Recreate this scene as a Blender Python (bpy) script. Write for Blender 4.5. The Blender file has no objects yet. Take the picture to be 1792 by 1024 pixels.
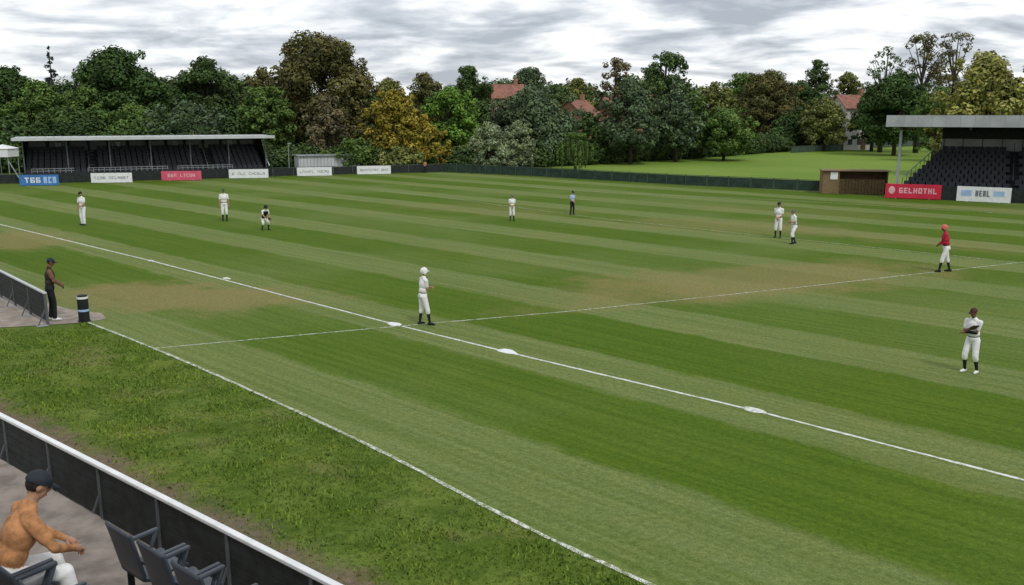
import bpy, math, random
import numpy as np
from mathutils import Vector, Matrix
from math import radians, sin, cos, pi
random.seed(7); rng = np.random.default_rng(7)
scene = bpy.context.scene
coll = scene.collection
F = 1552.0; H = 6.7; PITCH = math.atan(312/1552)

def gp(u, v, z=0.0):
    """survey: where a sight line measured on the photo meets the level z"""
    x = (u-896)/F; y = (512-v)/F
    d = Vector((x, cos(PITCH)+y*sin(PITCH), -sin(PITCH)+y*cos(PITCH)))
    t = (z-H)/d.z
    return Vector((d.x*t, d.y*t, z))
def at_depth(u, Y):
    return (u-896)/F*0.98*Y

# ------------------------------------------------------------ materials
class G:
    def __init__(s, name):
        s.m = bpy.data.materials.new(name); s.m.use_nodes = True
        s.t = s.m.node_tree; s.b = s.t.nodes['Principled BSDF']
        s.b.inputs['Specular IOR Level'].default_value = 0.2
    def n(s, ty, **k):
        nd = s.t.nodes.new(ty)
        for a, b in k.items(): setattr(nd, a, b)
        return nd
    def put(s, sock, v):
        if isinstance(v, bpy.types.NodeSocket): s.t.links.new(v, sock)
        elif isinstance(v, (tuple, list)) and len(v) == 3 and sock.type == 'RGBA': sock.default_value = (*v, 1)
        else: sock.default_value = v
    def math(s, op, a, b=0.0, clamp=False):
        nd = s.n('ShaderNodeMath', operation=op); nd.use_clamp = clamp
        s.put(nd.inputs[0], a); s.put(nd.inputs[1], b); return nd.outputs[0]
    def mix(s, f, a, b, bt='MIX'):
        nd = s.n('ShaderNodeMix', data_type='RGBA', blend_type=bt)
        s.put(nd.inputs[0], f); s.put(nd.inputs[6], a); s.put(nd.inputs[7], b); return nd.outputs[2]
    def noise(s, vec, scale, detail=3, rough=0.5, col=False):
        nd = s.n('ShaderNodeTexNoise'); s.put(nd.inputs['Vector'], vec)
        nd.inputs['Scale'].default_value = scale; nd.inputs['Detail'].default_value = detail
        nd.inputs['Roughness'].default_value = rough
        return nd.outputs['Color' if col else 'Fac']
    def ss(s, v, a, b, o0=0.0, o1=1.0):
        nd = s.n('ShaderNodeMapRange', interpolation_type='SMOOTHSTEP')
        s.put(nd.inputs[0], v)
        for i, q in zip((1, 2, 3, 4), (a, b, o0, o1)): nd.inputs[i].default_value = q
        return nd.outputs[0]
    def gpos(s): return s.n('ShaderNodeNewGeometry').outputs['Position']
    def mapping(s, vec, loc=(0,0,0), rot=(0,0,0), sc=(1,1,1)):
        nd = s.n('ShaderNodeMapping'); s.put(nd.inputs[0], vec)
        nd.inputs[1].default_value = loc; nd.inputs[2].default_value = rot; nd.inputs[3].default_value = sc
        return nd.outputs[0]
    def bump(s, h, strength=0.3, dist=0.02):
        nd = s.n('ShaderNodeBump'); nd.inputs['Strength'].default_value = strength
        nd.inputs['Distance'].default_value = dist; s.put(nd.inputs['Height'], h)
        s.t.links.new(nd.outputs[0], s.b.inputs['Normal'])

def simple(name, col, rough=0.7, var=0.2, scale=6, bump=0.0, metal=0.0, spec=0.25, stretch=(1,1,1)):
    g = G(name); v = g.mapping(g.gpos(), sc=stretch)
    f = g.noise(v, scale, 4, 0.6)
    f = g.ss(f, 0.3, 0.7)
    lo = tuple(c*(1-var) for c in col); hi = tuple(min(1, c*(1+var)) for c in col)
    g.put(g.b.inputs['Base Color'], g.mix(f, lo, hi))
    g.b.inputs['Roughness'].default_value = rough; g.b.inputs['Metallic'].default_value = metal
    g.b.inputs['Specular IOR Level'].default_value = spec
    if bump: g.bump(g.noise(v, scale*4, 3), bump, 0.01)
    return g.m

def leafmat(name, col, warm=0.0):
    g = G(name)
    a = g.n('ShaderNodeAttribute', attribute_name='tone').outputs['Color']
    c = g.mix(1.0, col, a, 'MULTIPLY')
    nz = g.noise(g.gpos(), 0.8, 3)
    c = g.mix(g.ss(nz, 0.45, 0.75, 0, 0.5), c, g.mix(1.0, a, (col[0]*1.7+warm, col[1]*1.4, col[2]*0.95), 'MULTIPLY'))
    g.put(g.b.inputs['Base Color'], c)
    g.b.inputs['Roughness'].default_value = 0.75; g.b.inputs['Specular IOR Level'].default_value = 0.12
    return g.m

# ------------------------------------------------------------ mesh builder
class MB:
    def __init__(s): s.v=[]; s.f=[]; s.mi=[]; s.mats=[]
    def m(s, mat):
        if mat not in s.mats: s.mats.append(mat)
        return s.mats.index(mat)
    def add(s, vs, fs, mat):
        o = len(s.v); s.v += [tuple(p) for p in vs]
        s.f += [tuple(i+o for i in f) for f in fs]; s.mi += [s.m(mat)]*len(fs)
    def box(s, c, sz, mat, rz=0.0, rx=0.0, ry=0.0):
        hx, hy, hz = (q/2 for q in sz)
        R = Matrix.Rotation(rz, 3, 'Z') @ Matrix.Rotation(ry, 3, 'Y') @ Matrix.Rotation(rx, 3, 'X')
        C = Vector(c)
        vs = [C + R @ Vector((x, y, z)) for x in (-hx, hx) for y in (-hy, hy) for z in (-hz, hz)]
        s.add(vs, [(0,1,3,2),(4,6,7,5),(0,4,5,1),(2,3,7,6),(0,2,6,4),(1,5,7,3)], mat)
    def beam(s, a, b, w, h, mat):
        a = Vector(a); b = Vector(b); d = (b-a); L = d.length; d.normalize()
        up = Vector((0,0,1)); sd = d.cross(up)
        if sd.length < 1e-3: sd = Vector((1,0,0))
        sd.normalize(); up = sd.cross(d)
        vs = [p + sd*x*w/2 + up*y*h/2 for p in (a, b) for x, y in ((-1,-1),(1,-1),(1,1),(-1,1))]
        s.add(vs, [(3,2,1,0),(4,5,6,7),(0,1,5,4),(1,2,6,5),(2,3,7,6),(3,0,4,7)], mat)
    def cyl(s, a, b, r0, r1, n, mat, cap=True):
        a = Vector(a); b = Vector(b); d = (b-a).normalized()
        x = d.orthogonal().normalized(); y = d.cross(x)
        vs = [p + (x*cos(2*pi*i/n)+y*sin(2*pi*i/n))*r for p, r in ((a, r0), (b, r1)) for i in range(n)]
        fs = [(i, (i+1)%n, n+(i+1)%n, n+i) for i in range(n)]
        if cap: fs += [tuple(range(n-1, -1, -1)), tuple(range(n, 2*n))]
        s.add(vs, fs, mat)
    def ell(s, c, r, mat, R=None, nu=16, nv=10, v0=-90, v1=90):
        C = Vector(c); R = R or Matrix.Identity(3); vs=[]; fs=[]
        for j in range(nv+1):
            t = radians(v0+(v1-v0)*j/nv)
            for i in range(nu):
                p = 2*pi*i/nu
                vs.append(C + R @ Vector((r[0]*cos(t)*cos(p), r[1]*cos(t)*sin(p), r[2]*sin(t))))
        for j in range(nv):
            for i in range(nu):
                fs.append((j*nu+i, j*nu+(i+1)%nu, (j+1)*nu+(i+1)%nu, (j+1)*nu+i))
        s.add(vs, fs, mat)
    def poly(s, pts, mat): s.add(pts, [tuple(range(len(pts)))], mat)
    def obj(s, name, parent=None, smooth=False, bevel=0.0, loc=None, rz=0.0):
        me = bpy.data.meshes.new(name); me.from_pydata(s.v, [], s.f)
        for m in s.mats: me.materials.append(m)
        me.polygons.foreach_set('material_index', s.mi)
        if smooth: me.polygons.foreach_set('use_smooth', [True]*len(s.f))
        me.validate(); me.update()
        o = bpy.data.objects.new(name, me); coll.objects.link(o)
        if parent: o.parent = parent
        if loc is not None: o.location = loc
        o.rotation_euler[2] = rz
        if bevel:
            b = o.modifiers.new('bevel', 'BEVEL'); b.width = bevel; b.segments = 2; b.limit_method = 'ANGLE'
        return o
def empty(name, loc=(0,0,0), rz=0.0):
    e = bpy.data.objects.new(name, None); coll.objects.link(e)
    e.location = loc; e.rotation_euler[2] = rz; e.empty_display_size = 0.3; return e

# ------------------------------------------------------------ common mats
M_white = simple('white_paint', (0.74,0.75,0.75), 0.5, 0.08, 3)
M_black = simple('black_paint', (0.016,0.018,0.02), 0.45, 0.3, 5)
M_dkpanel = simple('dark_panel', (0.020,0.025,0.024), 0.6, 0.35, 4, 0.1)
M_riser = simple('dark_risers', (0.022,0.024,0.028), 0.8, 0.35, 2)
M_grey = simple('grey_metal', (0.30,0.32,0.34), 0.45, 0.12, 3)
M_dgrey = simple('dark_grey_metal', (0.09,0.10,0.11), 0.45, 0.2, 3)
M_roof = simple('roof_sheet', (0.50,0.52,0.53), 0.5, 0.1, 0.5)
M_conc = simple('concrete', (0.29,0.25,0.21), 0.9, 0.25, 2.5, 0.3)
M_conc2 = simple('terrace_concrete', (0.20,0.17,0.145), 0.9, 0.3, 3, 0.3)
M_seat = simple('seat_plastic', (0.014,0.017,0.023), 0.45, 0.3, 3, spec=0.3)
M_seat2 = simple('seat_plastic_grey', (0.045,0.055,0.07), 0.38, 0.25, 3, spec=0.4)
M_fence = simple('fence_green', (0.024,0.046,0.032), 0.7, 0.35, 2)
M_wood = simple('brown_timber', (0.11,0.075,0.035), 0.8, 0.3, 3, 0.2, stretch=(1,1,6))
M_wood2 = simple('light_timber', (0.20,0.14,0.075), 0.8, 0.2, 3, 0.2, stretch=(1,1,6))
M_blue = simple('board_blue', (0.05,0.17,0.42), 0.5, 0.15, 1.5)
M_pink = simple('board_pink', (0.60,0.10,0.16), 0.5, 0.12, 1.5)
M_red = simple('board_red', (0.56,0.025,0.06), 0.5, 0.12, 1.5)
M_ltblue = simple('board_lightblue', (0.35,0.5,0.72), 0.5, 0.1, 2)
M_ink = simple('board_ink', (0.16,0.17,0.20), 0.5, 0.1, 2)
M_ltpink = simple('board_lettering', (0.72,0.42,0.46), 0.5, 0.1, 2)
M_bark = simple('bark', (0.06,0.048,0.036), 0.9, 0.35, 3, 0.5)
M_glass = simple('dark_glass', (0.02,0.025,0.03), 0.15, 0.2, 1, spec=0.5)
M_tile = simple('roof_tiles', (0.25,0.115,0.085), 0.85, 0.25, 1.2, 0.2)
M_render = simple('wall_render', (0.55,0.53,0.5), 0.85, 0.1, 1)
M_brick = simple('brick', (0.28,0.15,0.10), 0.85, 0.2, 4)
M_beige = simple('beige_wall', (0.33,0.29,0.20), 0.85, 0.15, 1)
M_pale = simple('pale_cladding', (0.36,0.37,0.36), 0.8, 0.12, 1)
M_roofg = simple('fascia_grey', (0.36,0.38,0.39), 0.5, 0.15, 0.7)
M_postgrey = simple('post_grey_green',(0.06,0.085,0.065),0.6,0.2,2)

# ------------------------------------------------------------ grass grounds
def ellmask(g, p, c, rx, ry, rot, wob, lo=0.45, hi=1.2):
    q = g.n('ShaderNodeVectorMath', operation='SUBTRACT'); g.put(q.inputs[0], p); q.inputs[1].default_value=(c[0],c[1],0)
    r = g.n('ShaderNodeVectorRotate', rotation_type='Z_AXIS'); g.put(r.inputs['Vector'], q.outputs[0]); r.inputs['Angle'].default_value = -rot
    sp = g.n('ShaderNodeSeparateXYZ'); g.put(sp.inputs[0], r.outputs[0])
    a = g.math('DIVIDE', sp.outputs[0], rx); b = g.math('DIVIDE', sp.outputs[1], ry)
    d = g.math('SQRT', g.math('ADD', g.math('MULTIPLY', a, a), g.math('MULTIPLY', b, b)))
    d = g.math('ADD', d, wob)
    return g.ss(d, lo, hi, 1.0, 0.0)

ANG = math.atan2(-39.2, 41.3)
def grass_detail(g, p, base, k=1.0):
    fine = g.noise(p, 9, 5, 0.75); mid = g.noise(p, 1.6, 4, 0.65); vf = g.noise(p, 38, 3, 0.7)
    c = g.mix(g.ss(fine, 0.3, 0.7), g.mix(1, base, (0.74,0.78,0.7), 'MULTIPLY'), g.mix(1, base, (1.24,1.2,1.25), 'MULTIPLY'))
    c = g.mix(g.ss(vf, 0.35, 0.65, 0, 1), g.mix(1, c, (0.78,0.8,0.78), 'MULTIPLY'), g.mix(1, c, (1.2,1.17,1.12), 'MULTIPLY'))
    c = g.mix(g.ss(mid, 0.4, 0.7, 0, 0.35*k), c, g.mix(1, c, (1.32,1.10,0.95), 'MULTIPLY'))
    big = g.noise(p, 0.16, 4, 0.6)
    c = g.mix(g.ss(big, 0.45, 0.7, 0, 0.3*k), c, g.mix(1, c, (1.4,1.10,1.1), 'MULTIPLY'))
    g.put(g.b.inputs['Base Color'], c)
    g.b.inputs['Roughness'].default_value = 0.9; g.b.inputs['Specular IOR Level'].default_value = 0.08
    h = g.math('ADD', g.noise(p, 30, 3, 0.8), g.math('MULTIPLY', fine, 1.5))
    g.bump(h, 0.5, 0.03)

g = G('pitch_grass'); p = g.gpos()
sp = g.n('ShaderNodeSeparateXYZ'); g.put(sp.inputs[0], p)
X, Y = sp.outputs[0], sp.outputs[1]
nn = g.math('ADD', g.math('MULTIPLY', X, 0.688), g.math('MULTIPLY', Y, 0.725))
wv = g.math('MULTIPLY', g.math('SUBTRACT', g.noise(p, 0.5, 4, 0.6), 0.5), 0.8)
nn2 = g.math('ADD', nn, wv)
fr = g.math('FRACT', g.math('DIVIDE', g.math('SUBTRACT', nn2, 12.9-64), 6.4))
mk = g.math('MULTIPLY', g.ss(fr, 0.0, 0.045), g.ss(fr, 0.575, 0.625, 1, 0))
fade = g.ss(g.noise(p, 0.055, 3), 0.35, 0.55, 0.45, 1.0)
mk = g.math('MULTIPLY', mk, fade)
mk = g.math('MULTIPLY', mk, g.ss(nn, 9.0, 13.5, 0.15, 1.0))
st = g.mapping(g.mapping(p, rot=(0,0,-ANG)), sc=(0.06, 3.0, 1))
lanes = g.noise(st, 1.6, 3, 0.6)
light = g.mix(g.ss(lanes, 0.35, 0.65), (0.118,0.166,0.044), (0.155,0.203,0.068))
dark = g.mix(g.ss(lanes, 0.35, 0.65), (0.062,0.118,0.008), (0.082,0.143,0.013))
base = g.mix(mk, light, dark)
wob = g.math('MULTIPLY', g.math('SUBTRACT', g.noise(p, 0.45, 6, 0.7), 0.5), 1.9)
tan = (0.215,0.190,0.080)
for (c, rx, ry, rot, amt) in [((-12.6,32.6),5.8,3.0,-0.15,0.85), ((10.5,36.2),10.5,3.9,0.35,0.62), ((6,32.5),8,1.6,0.4,0.35),
                         ((13,54),9,4,-0.3,0.4), ((-27,48),6,2.6,-0.7,0.7), ((-2,64),10,4,-0.5,0.25), ((22,47),9,2.2,-0.8,0.3),((34,64),10,2,-0.5,0.3),
                         ((20,62),9,3,-0.6,0.25)]:
    mm = ellmask(g, p, c, rx, ry, rot, wob)
    base = g.mix(g.math('MULTIPLY', mm, amt), base, tan)
grass_detail(g, p, base, 0.8)
M_pitch = g.m

g = G('rough_grass'); p = g.gpos()
a = g.noise(p, 0.9, 5, 0.7); b = g.noise(p, 3.5, 4, 0.7)
c = g.mix(g.ss(a, 0.35, 0.65), (0.062,0.112,0.013), (0.125,0.180,0.034))
c = g.mix(g.ss(b, 0.5, 0.72, 0, 0.7), c, (0.035,0.07,0.009))
c = g.mix(g.ss(g.noise(p, 0.35, 4, 0.6), 0.54, 0.68, 0, 0.5), c, (0.20,0.175,0.08))
sp = g.n('ShaderNodeSeparateXYZ'); g.put(sp.inputs[0], p)
bn = g.math('ADD', g.math('MULTIPLY', sp.outputs[0], 0.637), g.math('MULTIPLY', sp.outputs[1], 0.77))
bn = g.math('ADD', bn, g.math('MULTIPLY', g.math('SUBTRACT', g.noise(p, 1.2, 4, 0.7), 0.5), 1.6))
dirt = g.math('MULTIPLY', g.ss(bn, 7.4, 8.2, 1, 0), g.ss(bn, 5.0, 5.6, 0, 1))
dirt = g.math('MULTIPLY', dirt, g.ss(sp.outputs[1], 40, 45, 1, 0))
c = g.mix(dirt, c, g.mix(g.noise(p, 6, 4, 0.7), (0.10,0.078,0.055), (0.20,0.165,0.12)))
grass_detail(g, p, c)
M_rough = g.m

g = G('far_field_grass'); p = g.gpos()
c = g.mix(g.ss(g.noise(p, 0.05, 4), 0.35, 0.65), (0.135,0.225,0.035), (0.175,0.26,0.05))
grass_detail(g, p, c, 0.4); M_field = g.m

mb = MB(); S = 3000
mb.poly([(-S,-S,0),(S,-S,0),(S,S,0),(-S,S,0)], M_rough); mb.obj('ground')
def sheet(name, pts, z, mat):
    mb = MB(); mb.poly([(q[0], q[1], z) for q in pts], mat); return mb.obj(name)
Bpts = [(150,563),(265,608),(380,657),(470,698),(560,739),(640,777),(712,813),(915,922),(1090,1002)]
Bw = [gp(*q) for q in Bpts]
Bw = Bw + [Bw[-1] + (Bw[-1]-Bw[-2]).normalized()*18]
for _ in range(2):
    o_=[Bw[0]]
    for a,b in zip(Bw[:-1],Bw[1:]): o_ += [a.lerp(b,.25), a.lerp(b,.75)]
    Bw = o_+[Bw[-1]]
Bw2 = Bw
sheet('pitch', [(q.x,q.y) for q in Bw2] + [(62,-2),(62,56),(38.2,68),(30.3,72.2),(27.7,80),(-8.1,104.8),(-13.7,102.5),(-47,86.2),(-62,78),(-50,64)], 0.006, M_pitch)
sheet('playing_field', [(30,80.5),(46,66),(130,66),(190,205),(100,206.6),(50.1,163),(24,134),(5,117.5),(5.5,97.5)], 0.012, M_field)

# ------------------------------------------------------------ pitch markings
def chalk(name, cov, under):
    g = G(name); p = g.gpos()
    f = g.noise(p, 7, 5, 0.75); f2 = g.noise(p, 45, 2, 0.7)
    k = g.math('ADD', g.math('MULTIPLY', f, 0.6), g.math('MULTIPLY', f2, 0.4))
    m = g.ss(k, cov-0.09, cov+0.09, 0, 1)
    g.put(g.b.inputs['Base Color'], g.mix(m, under, (0.70,0.72,0.68)))
    g.b.inputs['Roughness'].default_value = 0.95
    return g.m
M_chalk = chalk('chalk', 0.45, (0.2,0.24,0.11)); M_chalk2 = chalk('chalk_worn', 0.51, (0.16,0.2,0.07)); M_chalk3 = chalk('chalk_faint', 0.56, (0.17,0.21,0.07))
def line(name, pts, w, mat, z=0.012):
    P = []
    for a, b in zip(pts[:-1], pts[1:]):
        n = max(1, int((b-a).length/0.25))
        P += [a.lerp(b, i/n) for i in range(n)]
    P.append(pts[-1]); mb = MB(); vs = []; fs = []
    for i, q in enumerate(P):
        d = (P[min(i+1, len(P)-1)]-P[max(i-1, 0)]).normalized(); nrm = Vector((-d.y, d.x, 0))
        ww = w*(1+0.45*(random.random()-0.5)); j = 0.016*(random.random()-0.5)
        vs += [(q+nrm*(ww/2+j)).to_3d()[:2]+(z,), (q-nrm*(ww/2-j)).to_3d()[:2]+(z,)]
    for i in range(len(P)-1): fs.append((2*i, 2*i+1, 2*i+3, 2*i+2))
    mb.add(vs, fs, mat); return mb.obj(name)
A = [gp(0,393), gp(265,457), gp(690,568), gp(888,617), gp(1320,719), gp(1792,841)]
A = [A[0]+(A[0]-A[1]).normalized()*14] + A + [A[-1]+(A[-1]-A[-2]).normalized()*10]
line('white_line', A, 0.09, M_chalk)
line('white_line', Bw2, 0.09, M_chalk2)
C_ = [gp(272,610), gp(690,572), gp(1000,545), gp(1400,503), gp(1792,459)]
C_.append(C_[-1]+(C_[-1]-C_[-2]).normalized()*20)
line('white_line', C_, 0.065, M_chalk2)
D_ = [gp(640,330), gp(800,349), gp(1040,381), gp(1250,404), gp(1640,445), gp(1792,461)]
line('white_line', D_, 0.11, M_chalk3)
E_ = [gp(930,327), gp(1060,337), gp(1400,352), gp(1792,376)]
line('white_line', E_, 0.14, M_chalk3)
for (u,v,r,e) in [(690,568,0.24,1.2),(888,616,0.24,1.5),(1320,719,0.19,1.5),(397,488,0.18,1.3),(264,457,0.14,1.2)]:
    q = gp(u,v); mb = MB(); n=14; vs=[]
    for k, z, s in ((0,0.013,1.0),(1,0.035,0.85)):
        for i in range(n):
            t=2*pi*i/n; rr=r*s*(1+0.12*sin(3*t+u)+0.06*cos(5*t))
            x, y = rr*e*cos(t), rr*0.75*sin(t)
            vs.append((x*cos(ANG)-y*sin(ANG), x*sin(ANG)+y*cos(ANG), z))
    fs=[(i,(i+1)%n,n+(i+1)%n,n+i) for i in range(n)]+[tuple(range(n,2*n))]
    mb.add(vs, fs, M_white if r>0.2 else M_chalk); mb.obj('base_plate', loc=(q.x,q.y,0))

# ------------------------------------------------------------ paving
sheet('concrete_path', [gp(0,507),gp(60,524),gp(118,541),gp(178,549),gp(187,558),gp(150,565),gp(60,571),gp(0,574),Vector((-29,38,0)),Vector((-32,44,0))], 0.016, M_conc)
Dv = Vector((0.77,-0.637,0)); Nv = Vector((0.637,0.77,0))
def sn(s, n, z=0.0): return Dv*s + Nv*n + Vector((0,0,z))
sheet('concrete_apron', [sn(-30,6.5),sn(14,6.5),sn(14,-6),sn(-30,-6)], 0.016, M_conc)

# ------------------------------------------------------------ barriers
def barrier(name, a, b, rail, h=1.1, bay=1.9):
    e = empty(name, a); L = (b-a).length; ang = math.atan2(b.y-a.y, b.x-a.x); e.rotation_euler[2] = ang
    n = max(1, round(L/bay)); bay = L/n
    mp, mr, mq = MB(), MB(), MB()
    for i in range(n+1):
        mp.box((i*bay, 0, (h-0.06)/2), (0.06, 0.07, h-0.06), M_dgrey)
        mp.box((i*bay, -0.16, 0.03), (0.14, 0.34, 0.03), M_grey)
        mp.beam((i*bay, -0.28, 0.045), (i*bay, -0.04, 0.55), 0.03, 0.03, M_dgrey)
    for i in range(n):
        for k in range(6):
            z = 0.16+k*0.148
            mq.box((i*bay+bay/2, 0, z+0.065), (bay-0.075, 0.035, 0.136), M_dkpanel)
    mr.box((L/2, 0, h-0.02), (L+0.1, 0.10, 0.06), rail)
    mp.obj('posts', e); mq.obj('panels', e, bevel=0.006); mr.obj('top_rail', e, bevel=0.012)
    return e
b0 = gp(0,725,1.1); b1 = gp(578,1018,1.1); b0.z=b1.z=0
dd = (b1-b0).normalized()
barrier('pitch_barrier', b0-dd*9, b1+dd*7.0, M_white)
c0 = gp(0,473,1.1); c1 = gp(78,512,1.1); c0.z=c1.z=0
barrier('pitch_barrier', c0+(c0-c1).normalized()*12, c1, M_roof)

q = gp(148,563); mb = MB(); Rr=0.17
mb.cyl((0,0,0.016),(0,0,0.05),0.20,0.20,24,M_black)
for z0,z1,r,m in ((0.05,0.36,Rr,M_black),(0.36,0.43,Rr+.004,M_ltblue),(0.43,0.78,Rr,M_black),(0.78,0.85,Rr+.004,M_white),(0.85,0.89,Rr-.01,M_black)):
    mb.cyl((0,0,z0),(0,0,z1),r,r,28,m)
mb.ell((0,0,0.89),(Rr-.02,Rr-.02,0.03),M_black,v0=0)
mb.obj('bollard', loc=(q.x,q.y,0))

# ------------------------------------------------------------ home stand terrace + seats
st_e = empty('spectator_terrace')
mb = MB(); sA, sB = -16.0, 6.0
for k in range(6):
    z = 2.1+0.4*k; n1 = 4.35 if k==0 else 3.8-0.85*k; n0 = 2.95-0.85*k
    c = sn((sA+sB)/2, (n0+n1)/2)
    mb.box((c.x, c.y, z/2), (sB-sA, n1-n0, z), M_conc2, rz=math.atan2(Dv.y, Dv.x))
mb.obj('steps', st_e, bevel=0.02)
def seatmesh(mat):
    mb = MB()
    def shell(path, w, th):
        vs=[]; fs=[]
        for (y,z) in path:
            for x in (-w/2,-w/2+0.05,0,w/2-0.05,w/2):
                e = 0.018 if abs(x)>w/2-0.01 else 0
                vs.append((x,y,z+e))
        m=len(path); o=len(vs)
        vs += [(x,y-th*0.7,z-th) for x,y,z in vs]
        for j in range(m-1):
            for i in range(4):
                a=j*5+i; fs.append((a,a+1,a+6,a+5)); fs.append((o+a+5,o+a+6,o+a+1,o+a))
        for j in range(m-1):
            fs.append((j*5,j*5+5,o+j*5+5,o+j*5)); fs.append((j*5+4,o+j*5+4,o+j*5+9,j*5+9))
        for i in range(4):
            fs.append((i,o+i,o+i+1,i+1)); k=(m-1)*5+i; fs.append((k,k+1,o+k+1,o+k))
        mb.add(vs,fs,mat)
    shell([(0.24,0.43),(0.2,0.455),(0.05,0.44),(-0.12,0.43),(-0.18,0.45)],0.46,0.03)
    shell([(-0.18,0.47),(-0.21,0.6),(-0.25,0.78),(-0.28,0.90),(-0.29,0.93)],0.46,0.03)
    for x in (-0.25,0.25):
        mb.box((x,-0.1,0.22),(0.035,0.06,0.44),M_black)
        mb.box((x,0.0,0.02),(0.05,0.3,0.03),M_black)
        mb.beam((x,-0.22,0.64),(x,0.2,0.66),0.045,0.035,mat)
        mb.beam((x,0.18,0.645),(x,0.1,0.45),0.03,0.03,mat)
    return mb
so = seatmesh(M_seat2).obj('seat', st_e, smooth=True, bevel=0.008)
rot = math.atan2(Nv.y, Nv.x)-pi/2
first=True
for k, ss_ in ((0,[-6.35-0.57*i for i in range(3)]),(1,[-6.2-0.57*i for i in range(5)]),(2,[-6.9-0.57*i for i in range(4)])):
    for s_ in ss_:
        z = 2.1+0.4*k; n = 3.8-0.85*k-0.42 + (0.38 if k==0 else 0)
        if first: o = so; first=False
        else:
            o = bpy.data.objects.new('seat', so.data); coll.objects.link(o); o.parent = st_e
            b = o.modifiers.new('bevel','BEVEL'); b.width=.008; b.segments=2
        o.location = sn(s_, n, z); o.rotation_euler[2] = rot

# ------------------------------------------------------------ advertising boards
GL = [('l','b','t'),('l','r','t'),('l','t','m','b'),('l','r','m'),('l','t','m','r'),('b','t','l','r'),('c','t'),('l','b'),('t','l','m','R','b')]
def glyphs(mb, x0, x1, z0, z1, y, mat, n, th=0.16):
    w = (x1-x0)/n; h = z1-z0
    for i in range(n):
        if random.random() < 0.08: continue
        gx0 = x0+i*w+w*0.12; gw = w*0.76; s = h*th; cx = gx0+gw/2; cz=(z0+z1)/2
        for k in random.choice(GL):
            if k=='l': mb.box((gx0+s/2,y,cz),(s,0.012,h),mat)
            elif k=='r': mb.box((gx0+gw-s/2,y-.001,cz),(s,0.012,h*0.98),mat)
            elif k=='R': mb.box((gx0+gw-s/2,y-.001,z0+h*0.27),(s,0.012,h*0.5),mat)
            elif k=='c': mb.box((cx,y,cz),(s,0.012,h),mat)
            elif k=='t': mb.box((cx,y-.002,z1-s/2),(gw,0.012,s),mat)
            elif k=='m': mb.box((cx,y-.002,cz),(gw*0.9,0.012,s),mat)
            elif k=='b': mb.box((cx,y-.002,z0+s/2),(gw,0.012,s),mat)
def board(a, b, h, mat, kind):
    a=Vector((a.x,a.y,0)); b=Vector((b.x,b.y,0)); L=(b-a).length
    e = empty('advertising_board', a, math.atan2(b.y-a.y,b.x-a.x))
    m1=MB(); m1.box((L/2,0,h/2+0.05),(L,0.06,h),mat)
    m1.box((L*0.2,0.02,0.03),(0.06,0.3,0.06),M_grey); m1.box((L*0.8,0.02,0.03),(0.06,0.3,0.06),M_grey)
    m1.obj('panel',e,bevel=0.01)
    m2=MB(); y=-0.034
    if kind=='blue':
        glyphs(m2,L*.12,L*.55,h*.3,h*.8,y,M_white,3,.2); glyphs(m2,L*.6,L*.95,h*.25,h*.85,y,M_ltblue,3,.25)
    elif kind=='pink': glyphs(m2,L*.15,L*.85,h*.42,h*.75,y,M_ltpink,9,.2)
    elif kind=='red':
        m2.ell((L*.12,y,h*.6),(.24,.012,.3),M_ltpink,nu=20); glyphs(m2,L*.24,L*.93,h*.4,h*.78,y,M_ltpink,8,.2)
    elif kind=='white': glyphs(m2,L*.08,L*.92,h*.42,h*.68,y,M_ink,12,.16)
    elif kind=='whiteblue':
        m2.box((L*.18,y,h*.6),(L*.2,.012,h*.4),M_ltblue); glyphs(m2,L*.34,L*.62,h*.4,h*.8,y,M_ink,4,.2); m2.box((L*.78,y,h*.62),(L*.2,.012,h*.35),M_ltblue)
    m2.obj('lettering',e)
for (u0,v0,u1,v1,h,m,k) in [(35,326,104,325,1.0,M_blue,'blue'),(160,321,232,320,0.95,M_white,'white'),(283,317,353,316,0.95,M_pink,'pink'),
        (401,313,470,312,0.93,M_white,'white'),(520,309,581,308,0.92,M_white,'white'),(625,306,684,305,0.92,M_white,'white')]:
    board(gp(u0,v0), gp(u1,v1), h, m, k)
board(gp(1548,347), gp(1646,350.5), 1.15, M_red, 'red')
board(gp(1673,352.5), gp(1768,357), 1.15, M_white, 'whiteblue')
board(gp(1800,359), gp(1900,364), 1.15, M_white, 'white')

# ------------------------------------------------------------ fences
def panel_fence(name, pts, h, mat, bay=2.4, post=0.09):
    e = empty(name); mp=MB(); mq=MB()
    for a,b in zip(pts[:-1],pts[1:]):
        a=Vector((a[0],a[1],0)); b=Vector((b[0],b[1],0)); L=(b-a).length; n=max(1,round(L/bay)); d=(b-a)/n; an=math.atan2(d.y,d.x)
        for i in range(n):
            c=a+d*(i+.5); mq.box((c.x,c.y,h/2),(d.length-post,0.04,h-0.12),mat,rz=an)
            q=a+d*i; mp.box((q.x,q.y,(h+.05)/2),(post,post,h+.05),M_postgrey,rz=an)
        mp.beam(a+Vector((0,0,h)),b+Vector((0,0,h)),0.05,0.05,M_postgrey)
    mq.obj('panels',e); mp.obj('posts_and_rail',e)
lf = [gp(-60,324), gp(35,321.5), gp(283,313.5), gp(478,309), gp(684,303.6), gp(775,301.5)]
panel_fence('perimeter_fence', lf, 0.95, M_dkpanel)
panel_fence('perimeter_fence', [gp(775,301.5), gp(930,309), gp(1200,325), gp(1437,336)], 1.02, M_fence, 2.2)

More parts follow.
